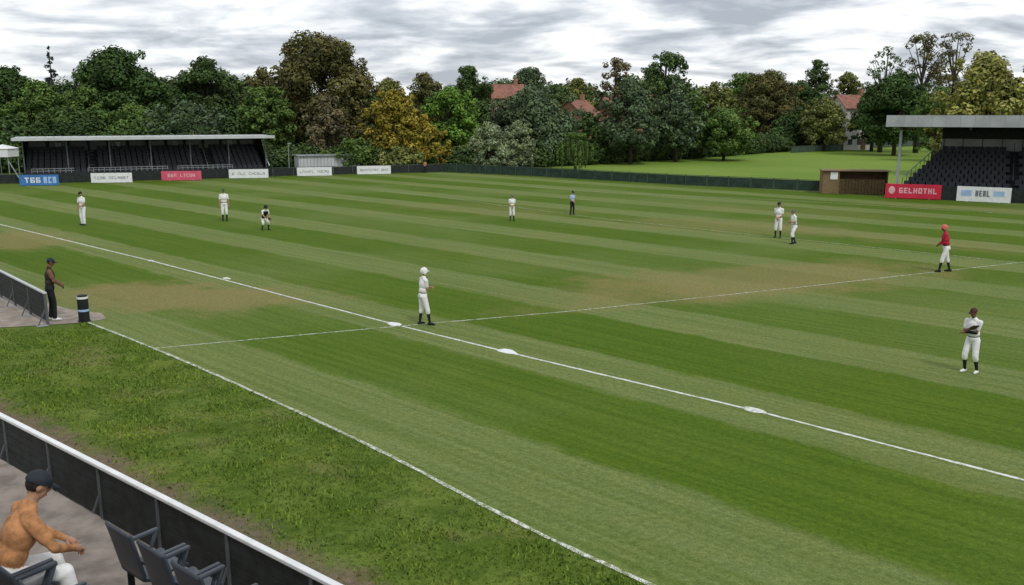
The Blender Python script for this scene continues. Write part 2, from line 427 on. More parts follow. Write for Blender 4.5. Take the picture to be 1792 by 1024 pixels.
# ------------------------------------------------------------ left stand
o = gp(35,325); e = empty('grandstand', (o.x,o.y,0), radians(25.2))
mb=MB()
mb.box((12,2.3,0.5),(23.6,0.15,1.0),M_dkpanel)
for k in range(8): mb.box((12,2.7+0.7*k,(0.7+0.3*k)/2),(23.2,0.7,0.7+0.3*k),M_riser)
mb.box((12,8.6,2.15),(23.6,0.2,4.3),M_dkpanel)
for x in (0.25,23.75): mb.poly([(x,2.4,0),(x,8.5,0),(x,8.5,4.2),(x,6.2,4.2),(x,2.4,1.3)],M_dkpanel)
mb.obj('structure',e)
mb=MB()
mb.box((12,5.0,4.38),(24.8,7.4,0.1),M_roof); mb.box((12,1.27,4.33),(24.86,0.06,0.30),M_roof)
for i in range(32): mb.box((0+i*0.78,5.0,4.435),(0.05,7.3,0.02),M_grey)
mb.obj('roof',e)
mb=MB()
for i in range(7):
    x=0.4+i*3.87; mb.box((x,2.6,2.15),(0.12,0.12,4.3),M_dgrey)
    mb.beam((x,2.6,4.15),(x,8.4,3.9),0.1,0.2,M_black)
for i in range(12):
    mb.box((1.4+i*1.93,8.46,3.45),(1.6,0.06,0.9),M_glass)
    mb.box((1.4+i*1.93,8.42,2.96),(1.7,0.05,0.05),M_dgrey)
    if i%3==1: mb.box((1.4+i*1.93,8.41,3.55),(0.5,0.04,0.5),M_roofg)  # window glint painted as a pale patch on every third pane
mb.obj('columns_and_windows',e)
mb=MB()
for r in range(8):
    y=2.8+0.7*r; z=0.7+0.3*r
    for j in range(42):
        x=0.7+j*0.545
        if j in (10,11,21,31,32): continue
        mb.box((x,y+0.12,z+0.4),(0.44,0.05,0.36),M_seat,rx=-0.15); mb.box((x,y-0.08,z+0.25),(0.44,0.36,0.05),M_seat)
mb.obj('seats',e)
mb=MB()
for j in (10.5,21,31.5):
    x=0.7+j*0.545
    mb.beam((x-.3,2.6,1.3),(x-.3,8.0,3.65),0.04,0.05,M_grey)
    for r in range(8): mb.box((x,2.8+.7*r,0.715+0.3*r),(0.5,0.3,0.03),M_conc2)
for (xa,xb) in ((1,4.8),(6,13.5),(14.5,20)):
    mb.beam((xa,2.2,1.42),(xb,2.2,1.42),0.05,0.04,M_grey); mb.beam((xa,2.2,1.2),(xb,2.2,1.2),0.04,0.04,M_grey)
    for i in range(int((xb-xa)/.5)+1): mb.box((xa+i*0.5,2.2,1.2),(0.04,0.04,0.42),M_grey)
mb.beam((23.9,2.3,1.2),(23.9,6.5,3.1),0.06,0.06,M_white)
mb.beam((0.0,2.2,0.3),(-0.9,2.6,2.2),0.08,0.08,M_grey)
mb.obj('railings',e)
mb=MB()
mb.box((0,0,2.9),(2.2,2.2,0.9),M_white); mb.add([(-1.2,-1.2,3.35),(1.2,-1.2,3.35),(1.2,1.2,3.35),(-1.2,1.2,3.35),(0,0,3.8)],[(0,1,4),(1,2,4),(2,3,4),(3,0,4)],M_white)
for x in (-1,1):
    for y in (-1,1): mb.box((x,y,1.25),(0.06,0.06,2.5),M_grey)
mb.obj('gazebo',loc=(at_depth(-2,99),99,-0.35))
a=gp(520,303); b=gp(627,300); L=(b-a).length; mb=MB()
mb.box((L/2,1.2,0.95),(L,2.4,1.9),M_roof); mb.box((L/2,1.15,1.94),(L+.3,2.8,0.08),M_grey)
for i in range(18): mb.box((0.2+i*L/18,-0.02,0.95),(0.05,0.04,1.8),M_grey)
mb.obj('storage_shed',loc=(a.x,a.y+1.0,0),rz=math.atan2(b.y-a.y,b.x-a.x))
mb=MB(); mb.cyl((0,0,0),(0,0,3.6),0.05,0.035,8,M_grey); mb.box((0.15,0,3.5),(0.4,0.1,0.1),M_grey); q=gp(499,309); mb.obj('lamp_post',loc=(q.x,q.y+2,0))

# ------------------------------------------------------------ right stand
o = gp(1548,347); e = empty('grandstand', (o.x,o.y,0), radians(-28)); LN=27
mb=MB()
mb.box((LN/2+0.4,0.5,0.55),(LN-0.4,0.15,1.1),M_dkpanel)
NRW=10
for k in range(NRW):
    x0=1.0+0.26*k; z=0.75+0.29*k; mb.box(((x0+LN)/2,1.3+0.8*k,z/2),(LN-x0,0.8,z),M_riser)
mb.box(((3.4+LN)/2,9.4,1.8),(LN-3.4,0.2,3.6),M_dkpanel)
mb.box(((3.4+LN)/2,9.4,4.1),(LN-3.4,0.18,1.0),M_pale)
mb.box(((3.4+LN)/2,9.4,5.2),(LN-3.4,0.2,1.2),M_dkpanel)  # upper back wall coloured dark to paint in the shade beneath the roof
mb.obj('structure',e)
mb=MB(); mb.box((LN/2-0.2,5.2,6.52),(LN+0.2,10.6,0.14),M_roof); mb.box((LN/2-0.2,-0.13,6.17),(LN+0.26,0.06,0.9),M_roofg)
mb.poly([(-0.28,-0.1,5.72),(-0.28,-0.1,6.44),(-0.28,10.4,6.44),(-0.28,10.4,6.2)],M_dgrey)
mb.poly([(-0.27,-0.09,5.8),(LN-.1,-0.09,5.8),(LN-.1,10.3,5.5),(-0.27,10.3,5.5)],M_dkpanel)
for i in range(1,27): mb.box((i*1.0,-.165,6.17),(0.03,0.012,0.86),M_grey)
mb.obj('roof',e)
mb=MB()
for x in (0.75,14.0,24.0):
    mb.box((x,1.0,2.9),(0.2,0.2,5.7),M_grey)
for i in range(6): mb.beam((0.75+i*5,0.0,5.65),(0.75+i*5,9.3,5.35),0.16,0.3,M_black)
for i in range(16): mb.box((3.6+i*1.5,9.28,4.1),(0.09,0.06,1.0),M_dgrey)
for r in range(NRW):
    y=1.35+0.8*r; z=0.75+0.29*r; x=1.3+0.26*r
    mb.box((x-0.2,y,z+0.45),(0.05,0.05,0.9),M_dgrey)
mb.beam((1.1,1.35,1.65),(1.1+0.26*9,8.5,1.65+.29*9),0.05,0.05,M_grey)
for xx in (9.0,17.0): mb.beam((xx,1.2,1.7),(xx,8.6,4.3),0.05,0.05,M_dgrey)
mb.obj('columns_and_rails',e)
mb=MB()
for r in range(NRW):
    y=1.45+0.8*r; z=0.75+0.29*r; x=1.45+0.26*r
    while x<LN-0.3:
        if not (8.7<x<9.4 or 16.7<x<17.4):
            mb.box((x,y+0.14,z+0.42),(0.45,0.05,0.40),M_seat,rx=-0.15); mb.box((x,y-0.06,z+0.25),(0.45,0.38,0.06),M_seat2 if random.random()<.12 else M_seat)
        x+=0.55
mb.obj('seats',e)

a=gp(1437,339); b=gp(1552,341); L=(b-a).length; ang=math.atan2(b.y-a.y,b.x-a.x)
mb=MB()
mb.box((L/2,1.6,0.95),(L,0.1,1.9),M_wood); mb.box((0.05,0.8,0.95),(0.1,1.6,1.9),M_wood2); mb.box((L-.05,.8,.95),(0.1,1.6,1.9),M_wood)
mb.box((L/2,0.75,1.98),(L+.2,2.0,0.08),M_wood2); mb.box((1.35,0,0.95),(0.1,0.1,1.9),M_wood2)
mb.box((0.7,-0.03,0.95),(1.3,0.05,1.85),M_wood2)
for i in range(14): mb.box((1.5+i*(L-1.6)/14,-0.02,0.65),((L-1.6)/14-.03,0.05,1.25),M_wood)
mb.box((L/2+.6,0.9,0.45),(L-1.8,0.4,0.06),M_wood2)
mb.box((0.95,-0.09,1.55),(0.6,0.04,0.62),M_white)
mb.obj('wooden_dugout',loc=(a.x,a.y,0),rz=ang)

a=gp(1338,253); b=gp(1398,253); mb=MB(); L=(b-a).length; mb.box((L/2,0,0.85),(L,0.3,1.7),M_beige); mb.box((L/2,0,1.74),(L+.1,.4,.08),M_grey)
mb.obj('garden_wall',loc=(a.x,a.y,0))
panel_fence('field_fence',[gp(1385,268),gp(1500,261),gp(1660,253),Vector((150,215,0))],1.15,M_postgrey,3.0,0.14)

# ------------------------------------------------------------ houses
def house(u,Y,zr,w,d,rot,wall,story=2.8,name='brick_house'):
    e=empty(name,(at_depth(u,Y),Y,0),rot); ze=zr-d*0.38
    m=MB(); m.box((0,0,ze/2),(w,d,ze),wall)
    for x in (-w/2,w/2): m.poly([(x,-d/2,ze),(x,d/2,ze),(x,0,zr-.1)],wall)
    m.obj('walls',e)
    m=MB(); o=0.4
    for s in (-1,1):
        m.add([(-w/2-o,s*(d/2+o),ze-0.25),(w/2+o,s*(d/2+o),ze-0.25),(w/2+o,0,zr),(-w/2-o,0,zr),
               (-w/2-o,s*(d/2+o),ze-0.1),(w/2+o,s*(d/2+o),ze-0.1),(w/2+o,0,zr+.15),(-w/2-o,0,zr+.15)],
              [(0,1,2,3),(4,5,6,7),(0,1,5,4),(0,3,7,4),(1,2,6,5)],M_tile)
    m.obj('roof',e)
    m=MB(); m.box((w*0.3,0,zr+0.4),(0.7,0.7,1.6),M_brick); m.cyl((w*.3,0,zr+1.2),(w*.3,0,zr+1.5),.14,.12,8,M_tile); m.obj('chimney',e)
    m=MB(); n=int(ze//story)
    for k in range(n):
        for i in range(3):
            x=(i-1)*w*0.3
            m.box((x,-d/2-.02,1.5+k*story),(1.2,.06,1.3),M_white); m.box((x,-d/2-.04,1.5+k*story),(1.0,.06,1.1),M_glass)
    m.box((w*.15,-d/2-.03,1.05),(1,.08,2.1),M_wood); m.obj('windows_and_door',e)
house(887,168,12.0,5.5,6,0.1,M_brick); house(1010,172,9.2,5.5,7,0.9,M_brick)
house(1490,175,10.2,6.5,6,0.25,M_render,name='rendered_house'); house(1100,210,11,12,9,0.1,M_brick)

# ------------------------------------------------------------ foliage
def leaf_object(name, clumps, mat, leaf, dens, parent=None, up=0.4, jit=0.7, inner=True):
    P=[];Nn=[];T=[];Sz=[]
    for c,r,tone in clumps:
        r=np.array(r); area=4*pi*(((r[0]*r[1])**1.6+(r[0]*r[2])**1.6+(r[1]*r[2])**1.6)/3)**(1/1.6)
        n=max(8,int(area*dens/(leaf*leaf)))
        d=rng.normal(size=(n,3)); d/=np.linalg.norm(d,axis=1)[:,None]
        rad=rng.uniform(0.72,1.08,n)
        rad*=1+0.16*np.sin(d[:,0]*5+c[0]*3)*np.cos(d[:,2]*5+c[1]*2)
        P.append(np.array(c)+d*r*rad[:,None])
        nn_=d/r*r.mean()+rng.normal(size=(n,3))*jit*0.6+np.array([0,0,up]); nn_/=np.linalg.norm(nn_,axis=1)[:,None]
        Nn.append(nn_); T.append(tone*rng.uniform(0.65,1.35,n)); Sz.append(leaf*rng.uniform(0.6,1.3,n))
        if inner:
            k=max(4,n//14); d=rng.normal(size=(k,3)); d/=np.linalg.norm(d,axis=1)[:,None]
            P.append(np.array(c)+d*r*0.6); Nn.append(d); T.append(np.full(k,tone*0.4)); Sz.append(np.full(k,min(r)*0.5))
    P=np.concatenate(P);Nn=np.concatenate(Nn);T=np.concatenate(T);Sz=np.concatenate(Sz)
    keep=P[:,2]>0.05; P,Nn,T,Sz=P[keep],Nn[keep],T[keep],Sz[keep]; n=len(P)
    rv=rng.normal(size=(n,3)); t1=np.cross(Nn,rv); t1/=np.linalg.norm(t1,axis=1)[:,None]+1e-9; t2=np.cross(Nn,t1)
    h=(Sz/1.4)[:,None]
    V=np.stack([P-t1*h,P-t2*h*0.62,P+t1*h,P+t2*h*0.62],1).reshape(-1,3)
    me=bpy.data.meshes.new(name); me.vertices.add(4*n); me.vertices.foreach_set('co',V.ravel().astype(np.float32))
    me.loops.add(4*n); me.loops.foreach_set('vertex_index',np.arange(4*n,dtype=np.int32))
    me.polygons.add(n); me.polygons.foreach_set('loop_start',np.arange(0,4*n,4,dtype=np.int32)); me.polygons.foreach_set('loop_total',np.full(n,4,dtype=np.int32))
    at=me.color_attributes.new('tone','FLOAT_COLOR','POINT')
    tt=np.repeat(T,4); col=np.stack([tt,tt,tt,np.ones_like(tt)],1); at.data.foreach_set('color',col.ravel().astype(np.float32))
    me.materials.append(mat); me.update(calc_edges=True)
    o=bpy.data.objects.new(name,me); coll.objects.link(o)
    if parent: o.parent=parent
    return o

PAL={'dk':(0.030,0.056,0.016),'dk2':(0.042,0.070,0.022),'mid':(0.056,0.094,0.022),'grey':(0.056,0.082,0.042),'brown':(0.072,0.072,0.026),
     'brown2':(0.082,0.074,0.040),'orange':(0.145,0.122,0.018),'bright':(0.066,0.125,0.020),'pale':(0.120,0.150,0.082),'yel':(0.145,0.152,0.042),
     'con':(0.022,0.040,0.03),'olive':(0.095,0.108,0.033)}
LM={k:leafmat('foliage_'+k,tuple(c*1.52 for c in v),0.02 if k in('orange','brown','yel') else 0) for k,v in PAL.items()}
def tree(name,u,vt,hw,Y,pal,kind='round',vb=None,dens=1.15,leaf=0.30,sparse=False):
    x=at_depth(u,Y); zt=6.7+(200-vt)/F*Y; R=hw/F*0.98*Y
    zb=(0.14*zt if vb is None else max(0.3,6.7+(200-vb)/F*Y))
    e=empty(name,(x,Y,0)); Hc=zt-zb; cl=[]
    if kind=='conifer':
        n=26
        for i in range(n):
            t=i/(n-1); z=zb+Hc*t; rr=R*(1-t)**0.8+0.12
            for k in range(max(1,int(5*(1-t))+1)):
                a=random.uniform(0,2*pi); cl.append(((cos(a)*rr*.6,sin(a)*rr*.6,z+random.uniform(-.2,.2)),(rr*.5+.1,rr*.5+.1,0.3),random.uniform(.7,1.2)))
    elif kind=='weep':
        for i in range(26):
            a=random.uniform(0,2*pi); q=R*random.uniform(.3,1)
            top=zt-0.25*Hc*(q/R)**2*2
            L=Hc*random.uniform(.4,.75)
            cl.append(((cos(a)*q,sin(a)*q,top-L/2),(0.22,0.22,L/2),random.uniform(.6,1.3)))
        cl.append(((0,0,zt-.4),(R*.6,R*.6,.4),1.1))
    else:
        nc=int(34+R*7); nc=min(nc,100); tt_=random.uniform(.88,1.12)
        for i in range(nc):
            t=random.random()
            if kind=='round': prof=math.sqrt(max(0.0,1-(2*t-0.9)**2/1.25))
            elif kind=='cone': prof=max(.15,min(1,1.25*(1-t)**0.65)*min(1,.5+t*3))
            elif kind=='dome': prof=math.sqrt(max(0.02,1-t*t))
            elif kind=='tall': prof=max(.2,math.sqrt(max(0.02,1-(2*t-1.1)**2/1.3)))
            prof=max(prof,.12)
            a=random.uniform(0,2*pi); cr=R*random.uniform(.15,.31)*(0.7 if sparse else 1)
            q=max(0,R*prof*math.sqrt(random.uniform(.25,1))-cr*0.75)
            z=zb+cr*.6+(Hc-cr*1.5)*t
            cl.append(((cos(a)*q,sin(a)*q,z),(cr*random.uniform(.9,1.25),cr*random.uniform(.9,1.25),cr*random.uniform(.65,.95)),tt_*random.uniform(.6,1.45)))
        cl.append(((0,0,zt-R*.25),(R*.24,R*.24,R*.24),1.15))
        for i in range(34):
            a=random.uniform(0,2*pi); t=random.random(); q=R*random.uniform(.82,1.04)*(math.sqrt(max(.05,1-(2*t-.9)**2/1.25)))
            cl.append(((cos(a)*q,sin(a)*q,zb+Hc*t*.97),(R*.09+.1,R*.09+.1,R*.07+.1),random.uniform(.8,1.3)))
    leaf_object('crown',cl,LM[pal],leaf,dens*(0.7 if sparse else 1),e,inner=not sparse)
    m=MB(); r0=0.12+zt*0.018
    m.cyl((0,0,-.05),(0,0,zb+Hc*.35),r0,r0*.65,9,M_bark); m.cyl((0,0,zb+Hc*.35),(0.1,0,zt-.6),r0*.65,.04,8,M_bark)
    for i in range(0,len(cl),max(1,len(cl)//(30 if sparse else 14))):
        c=cl[i][0]; s=(0,0,max(0.5,min(zb+Hc*.6,c[2]*.65))); m.cyl(s,c,r0*.32,.03,6,M_bark,False)
    m.obj('trunk_and_limbs',e,smooth=True)

T='deciduous_tree'
for a in [
 (-60,120,80,124,'dk2'),(18,118,62,120,'dk'),(70,142,60,117,'mid'),(208,84,84,123,'dk'),(150,150,50,118,'mid'),(365,103,68,130,'dk2'),(300,150,60,124,'dk'),
 (462,118,40,136,'brown'),(462,152,58,118,'mid'),(505,110,40,132,'brown'),(690,158,60,113,'orange','dome'),(748,212,42,110,'orange','dome'),
 (788,150,54,119,'bright','round'),(680,138,40,140,'olive'),(745,130,42,145,'brown'),(822,118,48,152,'dk2'),
 (925,120,50,186,'grey'),(1010,138,40,185,'olive'),(975,148,40,185,'dk2'),(1075,104,36,150,'brown2','tall'),(1250,144,42,150,'olive'),
 (1300,128,46,195,'mid'),(1345,124,58,180,'brown'),(1425,108,32,205,'dk2'),(1400,142,44,190,'dk2'),(1545,86,36,160,'dk2','tall',None,1.0,.3,True),(1608,64,46,158,'brown','tall',None,1.0,.3,True),
 (1664,62,40,160,'brown','tall',None,1.0,.3,True),(1570,128,64,148,'dk','round'),(1530,150,44,165,'dk2'),(1722,94,90,98,'yel','dome'),(1480,128,36,210,'olive'),
 (1215,158,34,140,'mid'),(650,165,40,128,'dk2'),(610,150,60,128,'brown'),(1850,110,80,105,'mid'),(1640,150,40,130,'mid')]:
    a=list(a)+[None]*9; tree(T,*a[:5],kind=a[5] or 'round',vb=a[6],dens=a[7] or 1.15,leaf=a[8] or .3,sparse=bool(a[9]))
tree(T,562,62,92,126,'brown','tall'); tree(T,575,165,46,112,'brown2','cone')
tree(T,930,150,92,121,'grey','dome'); tree(T,1105,138,60,122,'grey','cone'); tree(T,1162,94,50,134,'dk2','tall'); tree(T,1185,142,46,128,'grey','cone')
tree(T,1030,195,40,124,'dk2','dome'); tree(T,1270,188,56,132,'mid','dome'); tree(T,1446,170,50,166,'olive','dome')
tree('conifer_tree',95,90,24,138,'con','conifer')
tree('willow_tree',860,212,46,111,'pale','dome',290,1.3,.2); tree('willow_tree',905,210,38,113,'pale','dome',290,1.3,.2)
tree('weeping_tree',1008,230,34,109,'mid','weep',286,1.2,.16)
tree('shrub',240,182,80,114,'mid','dome'); tree('shrub',330,178,80,113,'grey','dome'); tree('shrub',120,185,60,112,'dk2','dome'); tree('shrub',620,240,44,109,'mid','dome')
tree('shrub',700,255,40,107,'olive','dome')

def strip(name,pts,h0,h1,mat,w,leaf,dens,step=1.3):
    cl=[]
    for a,b in zip(pts[:-1],pts[1:]):
        a=Vector(a);b=Vector(b);n=max(1,int((b-a).length/step))
        for i in range(n):
            for k in range(2):
                c=a.lerp(b,(i+random.random())/n); h=random.uniform(h0,h1); r=random.uniform(.7,1.2)*w
                cl.append(((c.x+random.uniform(-w,w)*.5,c.y+random.uniform(-w,w)*.8,h*.5),(r,r,h*.55),random.uniform(.55,1.35)))
    leaf_object(name,cl,mat,leaf,dens)
strip('hedge',[(-40,107),(-18,110.5),(-4,112),(6,118),(24,135.5),(50,165)],1.8,3.6,LM['dk2'],1.7,.26,1.0)
strip('hedge',[(50,168),(75,190),(130,222)],3.5,7.5,LM['dk'],2.6,.4,1.0)
strip('bushes',[(-66,104),(-36,114)],4,7,LM['dk'],2.5,.32,1.0)
cl=[]
for i in range(420):
    x=random.uniform(-230,300); y=random.uniform(215,275); h=random.uniform(9,15.5)+2.0*sin(x*.05); r=random.uniform(3,6.5)
    cl.append(((x,y,h-r*.75),(r,r*.8,r*.75),random.uniform(.55,1.3)))
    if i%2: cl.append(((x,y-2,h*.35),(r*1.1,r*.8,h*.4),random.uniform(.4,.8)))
leaf_object('distant_trees',cl,LM['dk2'],.7,.9)

def blades(name, n, hmin, hmax, test, bx):
    c=np.stack([rng.uniform(bx[0],bx[1],n),rng.uniform(bx[2],bx[3],n)],1); c=c[test(c[:,0],c[:,1])]
    clump=np.sin(c[:,0]*2.3+np.sin(c[:,1]*1.7)*2)*np.cos(c[:,1]*2.9+c[:,0]*.6); n=len(c)
    big=np.sin(c[:,0]*.7+np.sin(c[:,1]*.5)*2+1)*np.cos(c[:,1]*.8-c[:,0]*.3)
    keep=rng.uniform(0,1,n)<(.75+.35*clump-.25*big); c=c[keep]; clump=clump[keep]; n=len(c)
    hh=rng.uniform(hmin,hmax,n)*(1+.6*clump); a=rng.uniform(0,2*pi,n); w=rng.uniform(.010,.022,n)
    base=np.stack([c[:,0],c[:,1],np.zeros(n)],1); dx=np.stack([np.cos(a)*w,np.sin(a)*w,np.zeros(n)],1)
    tip=base+np.stack([rng.normal(0,.5,n)*hh,rng.normal(0,.5,n)*hh,hh],1)
    V=np.stack([base-dx,base+dx,tip],1).reshape(-1,3)
    me=bpy.data.meshes.new(name); me.vertices.add(3*n); me.vertices.foreach_set('co',V.ravel().astype(np.float32))
    me.loops.add(3*n); me.loops.foreach_set('vertex_index',np.arange(3*n,dtype=np.int32)); me.polygons.add(n)
    me.polygons.foreach_set('loop_start',np.arange(0,3*n,3,dtype=np.int32)); me.polygons.foreach_set('loop_total',np.full(n,3,dtype=np.int32))
    at=me.color_attributes.new('tone','FLOAT_COLOR','POINT'); tt=np.repeat(rng.uniform(.6,1.4,n)*(1+.2*clump),3)
    at.data.foreach_set('color',np.stack([tt,tt,tt,np.ones_like(tt)],1).ravel().astype(np.float32))
    me.materials.append(leafmat('verge_blades',(0.115,0.182,0.026))); me.update(calc_edges=True)
    o=bpy.data.objects.new(name,me); coll.objects.link(o)
Bx=[q.x for q in Bw2]; By=[q.y for q in Bw2]
def tst(x,y):
    yl=np.interp(x,Bx,By); bn=x*.637+y*.77
    left=(x<Bx[0]) & (y<27.3)
    return (bn>8.0+rng.normal(0,.35,len(x))) & (((x>=Bx[0])&(y<yl-.06))|left)
blades('verge_grass',330000,.025,.07,tst,(-24,8,4,29))

# ------------------------------------------------------------ people
SK=simple('skin',(0.36,0.20,0.13),0.6,0.1,8); SKD=simple('skin_brown',(0.17,0.085,0.05),0.6,0.1,8)
C_wh=simple('white_cloth',(0.74,0.74,0.73),0.85,0.10,7,0.25); C_bk=simple('black_cloth',(0.014,0.015,0.018),0.85,0.3,7)
C_rd=simple('red_cloth',(0.40,0.016,0.045),0.8,0.2,7,0.2); C_bl=simple('blue_cloth',(0.35,0.48,0.66),0.8,0.15,7)
C_br=simple('dark_brown_cloth',(0.035,0.02,0.016),0.8,0.3,7); C_gn=simple('green_cap',(0.05,0.09,0.06),0.8,0.2,7)
C_or=simple('orange_helmet',(0.55,0.14,0.10),0.4,0.1,5); C_nv=simple('navy_cap',(0.02,0.025,0.035),0.7,0.2,7); C_mr=simple('maroon_cap',(0.06,0.02,0.02),0.7,0.2,7)
C_tan=simple('tan_cloth',(0.42,0.20,0.085),0.9,0.35,9,0.5); C_hair=simple('dark_hair',(0.02,0.014,0.01),0.7,0.3,20); C_glove=simple('leather_mitt',(0.06,0.03,0.018),0.6,0.2,8)
C_grey=simple('grey_cap',(0.10,0.11,0.12),0.7,0.2,7)

def ik(a,b,l1,l2,hint):
    d=b-a; L=min(d.length,(l1+l2)*.999); dr=d.normalized(); b=a+dr*L
    q=(l1*l1-l2*l2+L*L)/(2*L); h=math.sqrt(max(0,l1*l1-q*q))
    hv=hint-dr*hint.dot(dr); hv.normalize(); return a+dr*q+hv*h, b
def capsule(a,b,ra,rb,n=14):
    a=Vector(a);b=Vector(b);d=(b-a); L=d.length
    d = d/L if L>1e-6 else Vector((0,0,1)); x=d.orthogonal().normalized(); y=d.cross(x); vs=[];fs=[]
    rings=[(a-d*ra*sin(radians(t)),ra*cos(radians(t))) for t in (80,55,28,0)]+[(b+d*rb*sin(radians(t)),rb*cos(radians(t))) for t in (0,28,55,80)]
    for c,r in rings:
        for i in range(n): vs.append(c+(x*cos(2*pi*i/n)+y*sin(2*pi*i/n))*r)
    for j in range(len(rings)-1):
        for i in range(n): fs.append((j*n+i,j*n+(i+1)%n,(j+1)*n+(i+1)%n,(j+1)*n+i))
    fs.append(tuple(range(n-1,-1,-1))); k=(len(rings)-1)*n; fs.append(tuple(range(k,k+n))); return vs,fs
def person(name,loc,facing,height,o):
    """local frame: +Y is where the body faces, +X its right side"""
    s=height/1.8; e=empty(name,loc,facing)
    lean=radians(o.get('lean',3)); drop=o.get('drop',0.0); up=Vector((0,sin(lean),cos(lean))); fw=Vector((0,cos(lean),-sin(lean)))
    pel=Vector((o.get('px',0.0),o.get('py',0.0),0.925-drop)); RX=Vector((1,0,0))
    sh=pel+up*.50; neck=pel+up*.565; hl=radians(o.get('headlean',10))+lean*.5; hup=Vector((0,sin(hl),cos(hl)))
    yaw=radians(o.get('headyaw',0)); hR=Matrix.Rotation(yaw,3,'Z')@Matrix.Rotation(-hl,3,'X'); hc=neck+hup*.175
    caps=[];ells=[]
    feet=o.get('feet',[(0.12,0.0),(-0.12,0.0)]); toes=o.get('toe',[8,-8])
    pants,shirt,sock,shoe,skin=o['pants'],o['shirt'],o['sock'],o['shoe'],o.get('skin',SK)
    knick=o.get('knick',True); sk2=o.get('sleeve',shirt)
    for i,sg in enumerate((1,-1)):
        hip=pel+Vector((sg*.088,0,-.02)); ank=Vector((feet[i][0],feet[i][1],.085+(feet[i][2] if len(feet[i])>2 else 0)))
        tf=Matrix.Rotation(radians(-toes[i]),3,'Z')@Vector((0,1,0))
        kn,ank=ik(hip,ank,.415,.41,tf+Vector((0,0,.1)))
        caps.append((hip,kn,.096,.074,pants)); mid=kn.lerp(ank,.36)
        if knick:
            caps.append((kn,kn.lerp(ank,.22),.076,.072,pants)); caps.append((kn.lerp(ank,.12),mid,.052,.054,sock)); caps.append((mid,ank,.054,.036,sock))
        else:
            caps.append((kn,mid,.072,.068,pants)); caps.append((mid,ank+Vector((0,0,.02)),.068,.060,pants))
        caps.append((ank+Vector((0,0,-.045))-tf*.045,ank+Vector((0,0,-.047))+tf*.07,.04,.042,shoe)); caps.append((ank+Vector((0,0,-.047))+tf*.07,ank+Vector((0,0,-.055))+tf*.15,.042,.030,shoe))
    TR=Matrix.Rotation(-lean,3,'X')
    ells+= [(pel+up*.02,(.168,.128,.13),TR,pants),(pel-fw*.045+up*-.02+RX*.07,(.085,.085,.09),TR,pants),(pel-fw*.045+up*-.02-RX*.07,(.085,.085,.09),TR,pants),
            (pel+up*.17,(.165,.125,.14),TR,shirt),(pel+up*.35+fw*.01,(.188,.135,.19),TR,shirt)]
    caps+= [(sh+RX*.14-up*.01,sh-RX*.14-up*.01,.068,.068,shirt),(sh+up*.02-RX*.05,neck+up*.03,.07,.055,shirt),(sh+up*.02+RX*.05,neck+up*.03,.07,.055,shirt),(neck,hc-hup*.06,.054,.052,skin)]
    hands=[]
    for i,sg in enumerate((1,-1)):
        S0=sh+RX*sg*.175-up*.012; tg=Vector(o.get('hands',[(.26,.05,.80),(-.26,.05,.80)])[i]); hint=Vector(o.get('elb',[(.6,-1,-.2),(-.6,-1,-.2)])[i])
        el,wr=ik(S0,tg,.285,.25,hint)
        caps.append((S0,S0.lerp(el,.62),.066,.062,sk2)); caps.append((S0,el,.052,.043,sk2 if o.get('long') else skin))
        caps.append((el,wr,.045,.029,sk2 if o.get('long') else o.get('fore',[skin,skin])[i]))
        fd=(wr-el).normalized(); hands.append((wr,fd,sg)); caps.append((wr+fd*.02,wr+fd*.075,.030,.034,skin))
    ells+= [(hc+hR@Vector((0,-.012,.02)),(.076,.096,.098),hR,'head'),(hc+hR@Vector((0,.028,-.045)),(.056,.062,.068),hR,'head'),
            (hc+hR@Vector((0,.094,-.012)),(.013,.02,.026),hR,'head'),(hc+hR@Vector((.077,-.008,-.012)),(.012,.02,.03),hR,'head'),(hc+hR@Vector((-.077,-.008,-.012)),(.012,.02,.03),hR,'head'),
            (hc+hR@Vector((0,.078,-.062)),(.022,.016,.012),hR,'head')]
    b=MB()
    for a_,b_,ra,rb,l in caps: v,f=capsule(a_,b_,ra,rb); b.add(v,f,SK)
    for c,r,R_,l in ells:
        b.ell(c,[q*.999 for q in r],SK,R=R_,nu=18,nv=12,v0=-89.5,v1=89.5)
        n0=len(b.v); nu=18; b.f.append(tuple(n0-nu*13+i for i in range(nu-1,-1,-1))); b.mi.append(0); b.f.append(tuple(n0-nu+i for i in range(nu))); b.mi.append(0)
    tmp=b.obj('tmp'); md=tmp.modifiers.new('r','REMESH'); md.mode='VOXEL'; md.voxel_size=0.0125; md.use_smooth_shade=True
    sm=tmp.modifiers.new('s','SMOOTH'); sm.iterations=3; sm.factor=.5
    dg=bpy.context.evaluated_depsgraph_get(); me=bpy.data.meshes.new_from_object(tmp.evaluated_get(dg)); bpy.data.objects.remove(tmp)
    me.materials.clear()
    n=len(me.polygons); co=np.empty(n*3,np.float32); me.polygons.foreach_get('center',co); co=co.reshape(-1,3).astype(float)
    best=np.full(n,1e9); lab=np.zeros(n,int); mats=[]
    def mi(m):
        if m not in mats: mats.append(m)
        return mats.index(m)
    for a_,b_,ra,rb,l in caps:
        A_=np.array(a_);B_=np.array(b_);d=B_-A_; t=np.clip(((co-A_)@d)/(d@d),0,1); ds=np.linalg.norm(co-A_-t[:,None]*d,axis=1)-(ra+(rb-ra)*t)
        k=ds<best; best[k]=ds[k]; lab[k]=mi(l)
